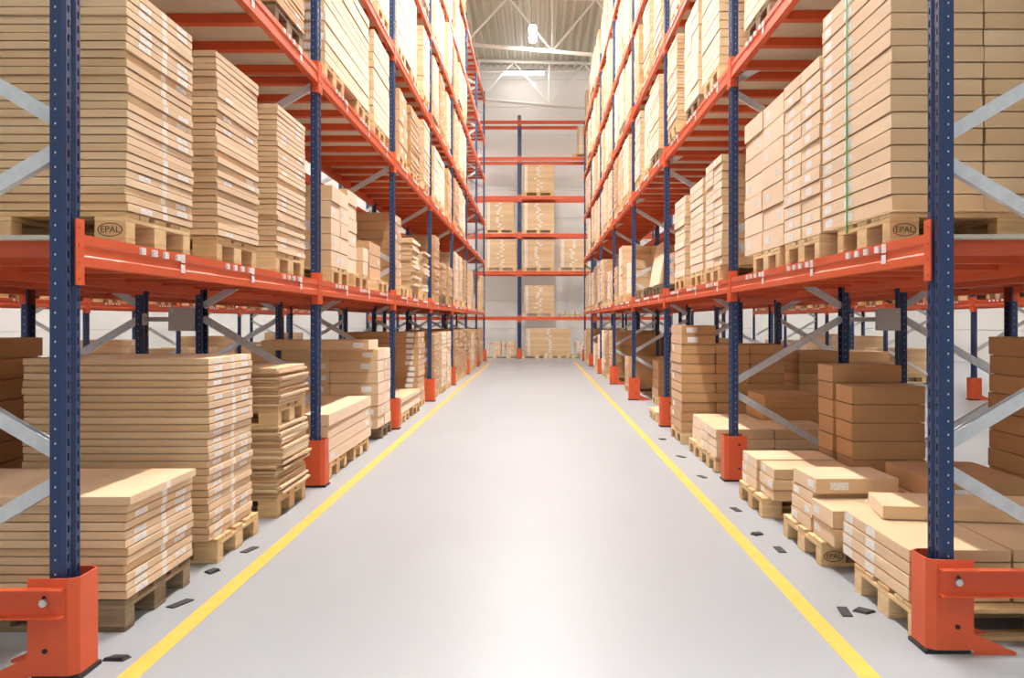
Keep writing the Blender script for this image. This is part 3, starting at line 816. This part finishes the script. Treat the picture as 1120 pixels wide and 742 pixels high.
for kind, lst in kinds.items():
    name, cat = NAMES[kind]
    cand = sorted([c for c in lst if not c['stuff']], key=lambda c: -size(c))
    ind = [c for c in cand[:300] if size(c) > 0]
    ids = set(id(c) for c in ind)
    far = MB(); farb = MB()
    lw, lh = LABW[kind]
    for c in lst:
        h = c['h']; base = 'sheet' if kind == 'cardboard_sheet' else ('kraft_brown' if c['brown'] else 'kraft')
        sgn = -c['side']      # the aisle is on the opposite side
        haslab = random.random() < c['lab']; nl = random.random() < c['nearlab']
        yl = random.choice((-0.27, 0.25, 0.3)) * c['dy']; lhh = min(lh, h * 0.72)
        lps = c['lp'] or ()
        if kind == 'long_carton': yl = random.choice((-0.42, 0.4)) * c['dy']
        if id(c) in ids:
            dx, dy = round(c['dx'], 2), round(c['dy'], 2)
            o = link(name, carton_mesh(dx, dy, h, base), None, (c['x'], c['y'], c['z']), (0, 0, c['rot']), label=c['label'].replace('  ', ' '), category=cat, group=name.replace('_', ' ') + 's stacked on the pallets')
            for q, (fr, pr) in enumerate(lps):
                if random.random() < pr: link('shipping_label', thin_mesh('shipping_label', 0.0016, round(lw * 1.15, 3), round(lhh, 3), 'label'), o, (sgn * dx/2, fr * c['dy'], h * 0.52))
            if haslab and not lps:
                link('shipping_label', thin_mesh('shipping_label', 0.0016, lw, round(lhh, 3), 'label'), o, (sgn * dx/2, yl, h * 0.52))
            if c['tape']:
                link('tape', thin_mesh('tape', 0.0014, 0.06, round(h - 0.008, 3), 'tape'), o, (sgn * dx/2, 0.03, h / 2 + 0.002))
            if nl:
                if c['nearlab'] == 2: link('shipping_label', thin_mesh('shipping_label', lw, 0.0016, round(lhh, 3), 'label'), o, (random.uniform(-0.12, 0.12), -dy/2, h * 0.52))
                link('shipping_label', thin_mesh('shipping_label', lw, 0.0016, round(lhh, 3), 'label'), o, (sgn * (dx/2 - 0.10 - random.random() * 0.05), -dy/2, h * 0.52))
        else:
            p, f = carton_pts(c['dx'], c['dy'], h)
            tgt = farb if c['brown'] else far
            ca, sa = math.cos(c['rot']), math.sin(c['rot'])
            tgt.poly([(c['x'] + ca * a - sa * bb, c['y'] + sa * a + ca * bb, c['z'] + z) for a, bb, z in p], f)
            if haslab:
                X = c['x'] + sgn * c['dx'] / 2; tgt.box((X - 0.002, c['y'] + yl - lw/2, c['z'] + h/2 - lhh/2), (X + 0.002, c['y'] + yl + lw/2, c['z'] + h/2 + lhh/2), 1)
            if nl:
                Y = c['y'] - c['dy'] / 2
                if c['nearlab'] == 2:
                    X = c['x'] + random.uniform(-0.12, 0.12); tgt.box((X - lw/2, Y - 0.002, c['z'] + h/2 - lhh/2), (X + lw/2, Y + 0.002, c['z'] + h/2 + lhh/2), 1)
                X = c['x'] + sgn * (c['dx']/2 - 0.12); tgt.box((X - lw/2, Y - 0.002, c['z'] + h/2 - lhh/2), (X + lw/2, Y + 0.002, c['z'] + h/2 + lhh/2), 1)
    def raw(mb, nm, m):
        me = bpy.data.meshes.new(nm); me.from_pydata(mb.v, [], mb.f); me.materials.append(M[m]); me.materials.append(M['label'])
        me.polygons.foreach_set('material_index', mb.m); me.update(); return me
    nice = {'flat_carton': 'flat cartons', 'carton': 'cartons', 'box': 'boxes', 'long_carton': 'long cartons', 'cardboard_sheet': 'cardboard sheets'}[kind]
    if far.v: link(name.replace('_box', '_boxe') + 's', raw(far, name + 's', 'kraft_island'), None, label='distant pale %s stacked on the farther pallets of the racks' % nice, category=cat, kind='stuff')
    if farb.v: link(name.replace('_box', '_boxe') + 's', raw(farb, name + 's', 'kraft_brown_island'), None, label='distant brown %s stacked on the farther pallets of the racks' % nice, category=cat, kind='stuff')
if PALLETS_STUFF.v:
    me = bpy.data.meshes.new('pallets'); me.from_pydata(PALLETS_STUFF.v, [], PALLETS_STUFF.f); me.materials.append(M['wood_island']); me.update()
    link('pallets', me, None, label='wooden pallets on the racks behind the aisle racks', category='pallet', kind='stuff')

# green strap round the first stack on the right first beam
xs, ys = SG.X(0.0), SG.y0 + 0.62
b = MB(); zt = SG.z + 0.15 + 16 * 0.081
b.box((xs - 0.008, ys - 0.009, SG.z + 0.10), (xs - 0.004, ys + 0.009, zt + 0.004)); b.box((xs - 0.008, ys - 0.009, zt + 0.002), (xs + 0.93, ys + 0.009, zt + 0.006)); b.box((xs + 0.926, ys - 0.009, SG.z + 0.1), (xs + 0.93, ys + 0.009, zt + 0.006))
link('strap', b.mesh('strap', 'strap'), None, label='green plastic strap around the first carton stack on the right beam', category='strap')

# black chips on the floor beside the racks
b = MB()
b.poly([(-0.05, -0.03, 0), (0.04, -0.035, 0), (0.055, 0.02, 0), (-0.02, 0.035, 0), (-0.045, -0.02, 0.012), (0.03, -0.028, 0.016), (0.04, 0.012, 0.014), (-0.018, 0.026, 0.01)],
       [(3,2,1,0), (4,5,6,7), (0,1,5,4), (1,2,6,5), (2,3,7,6), (3,0,4,7)])
chip = b.mesh('rubber_chip', 'rubber')
b = MB(); b.bevbox((-0.025, -0.075, 0), (0.025, 0.075, 0.006), 0.002); plate = b.mesh('floor_plate', 'rubber')
def flo(px, py):
    Y = F * CH / (py - 352); return ((px - 587) / F * Y, Y, 0)
for k, (px, py) in enumerate(((128, 721), (231, 626), (945, 670), (829, 585), (725, 481))):
    link('rubber_chip', chip, None, flo(px, py), (0, 0, k * 1.3), label='small black wedge on the floor, ' + ('left of the yellow line by the front guard', 'left of the line beside the second left pallet', 'right of the line by the first right pallet', 'right of the line near the second right post', 'right of the line by the third right post')[k], category='floor debris', group='black floor pieces')
for k, (px, py) in enumerate(((197, 661), (273, 602), (924, 670), (853, 602), (805, 558), (768, 522), (745, 500))):
    link('floor_plate', plate, None, flo(px, py), (0, 0, 0.12 * (k - 3)), label='flat black strip on the floor, ' + ('left of the line beside the first left pallet', 'left of the line beside the third left pallet', 'beside the black wedge by the first right pallet', 'before the stamped right pallet', 'before the third right pallet', 'just past the second right post', 'before the tall brown right stack')[k], category='floor marker', group='black floor pieces')
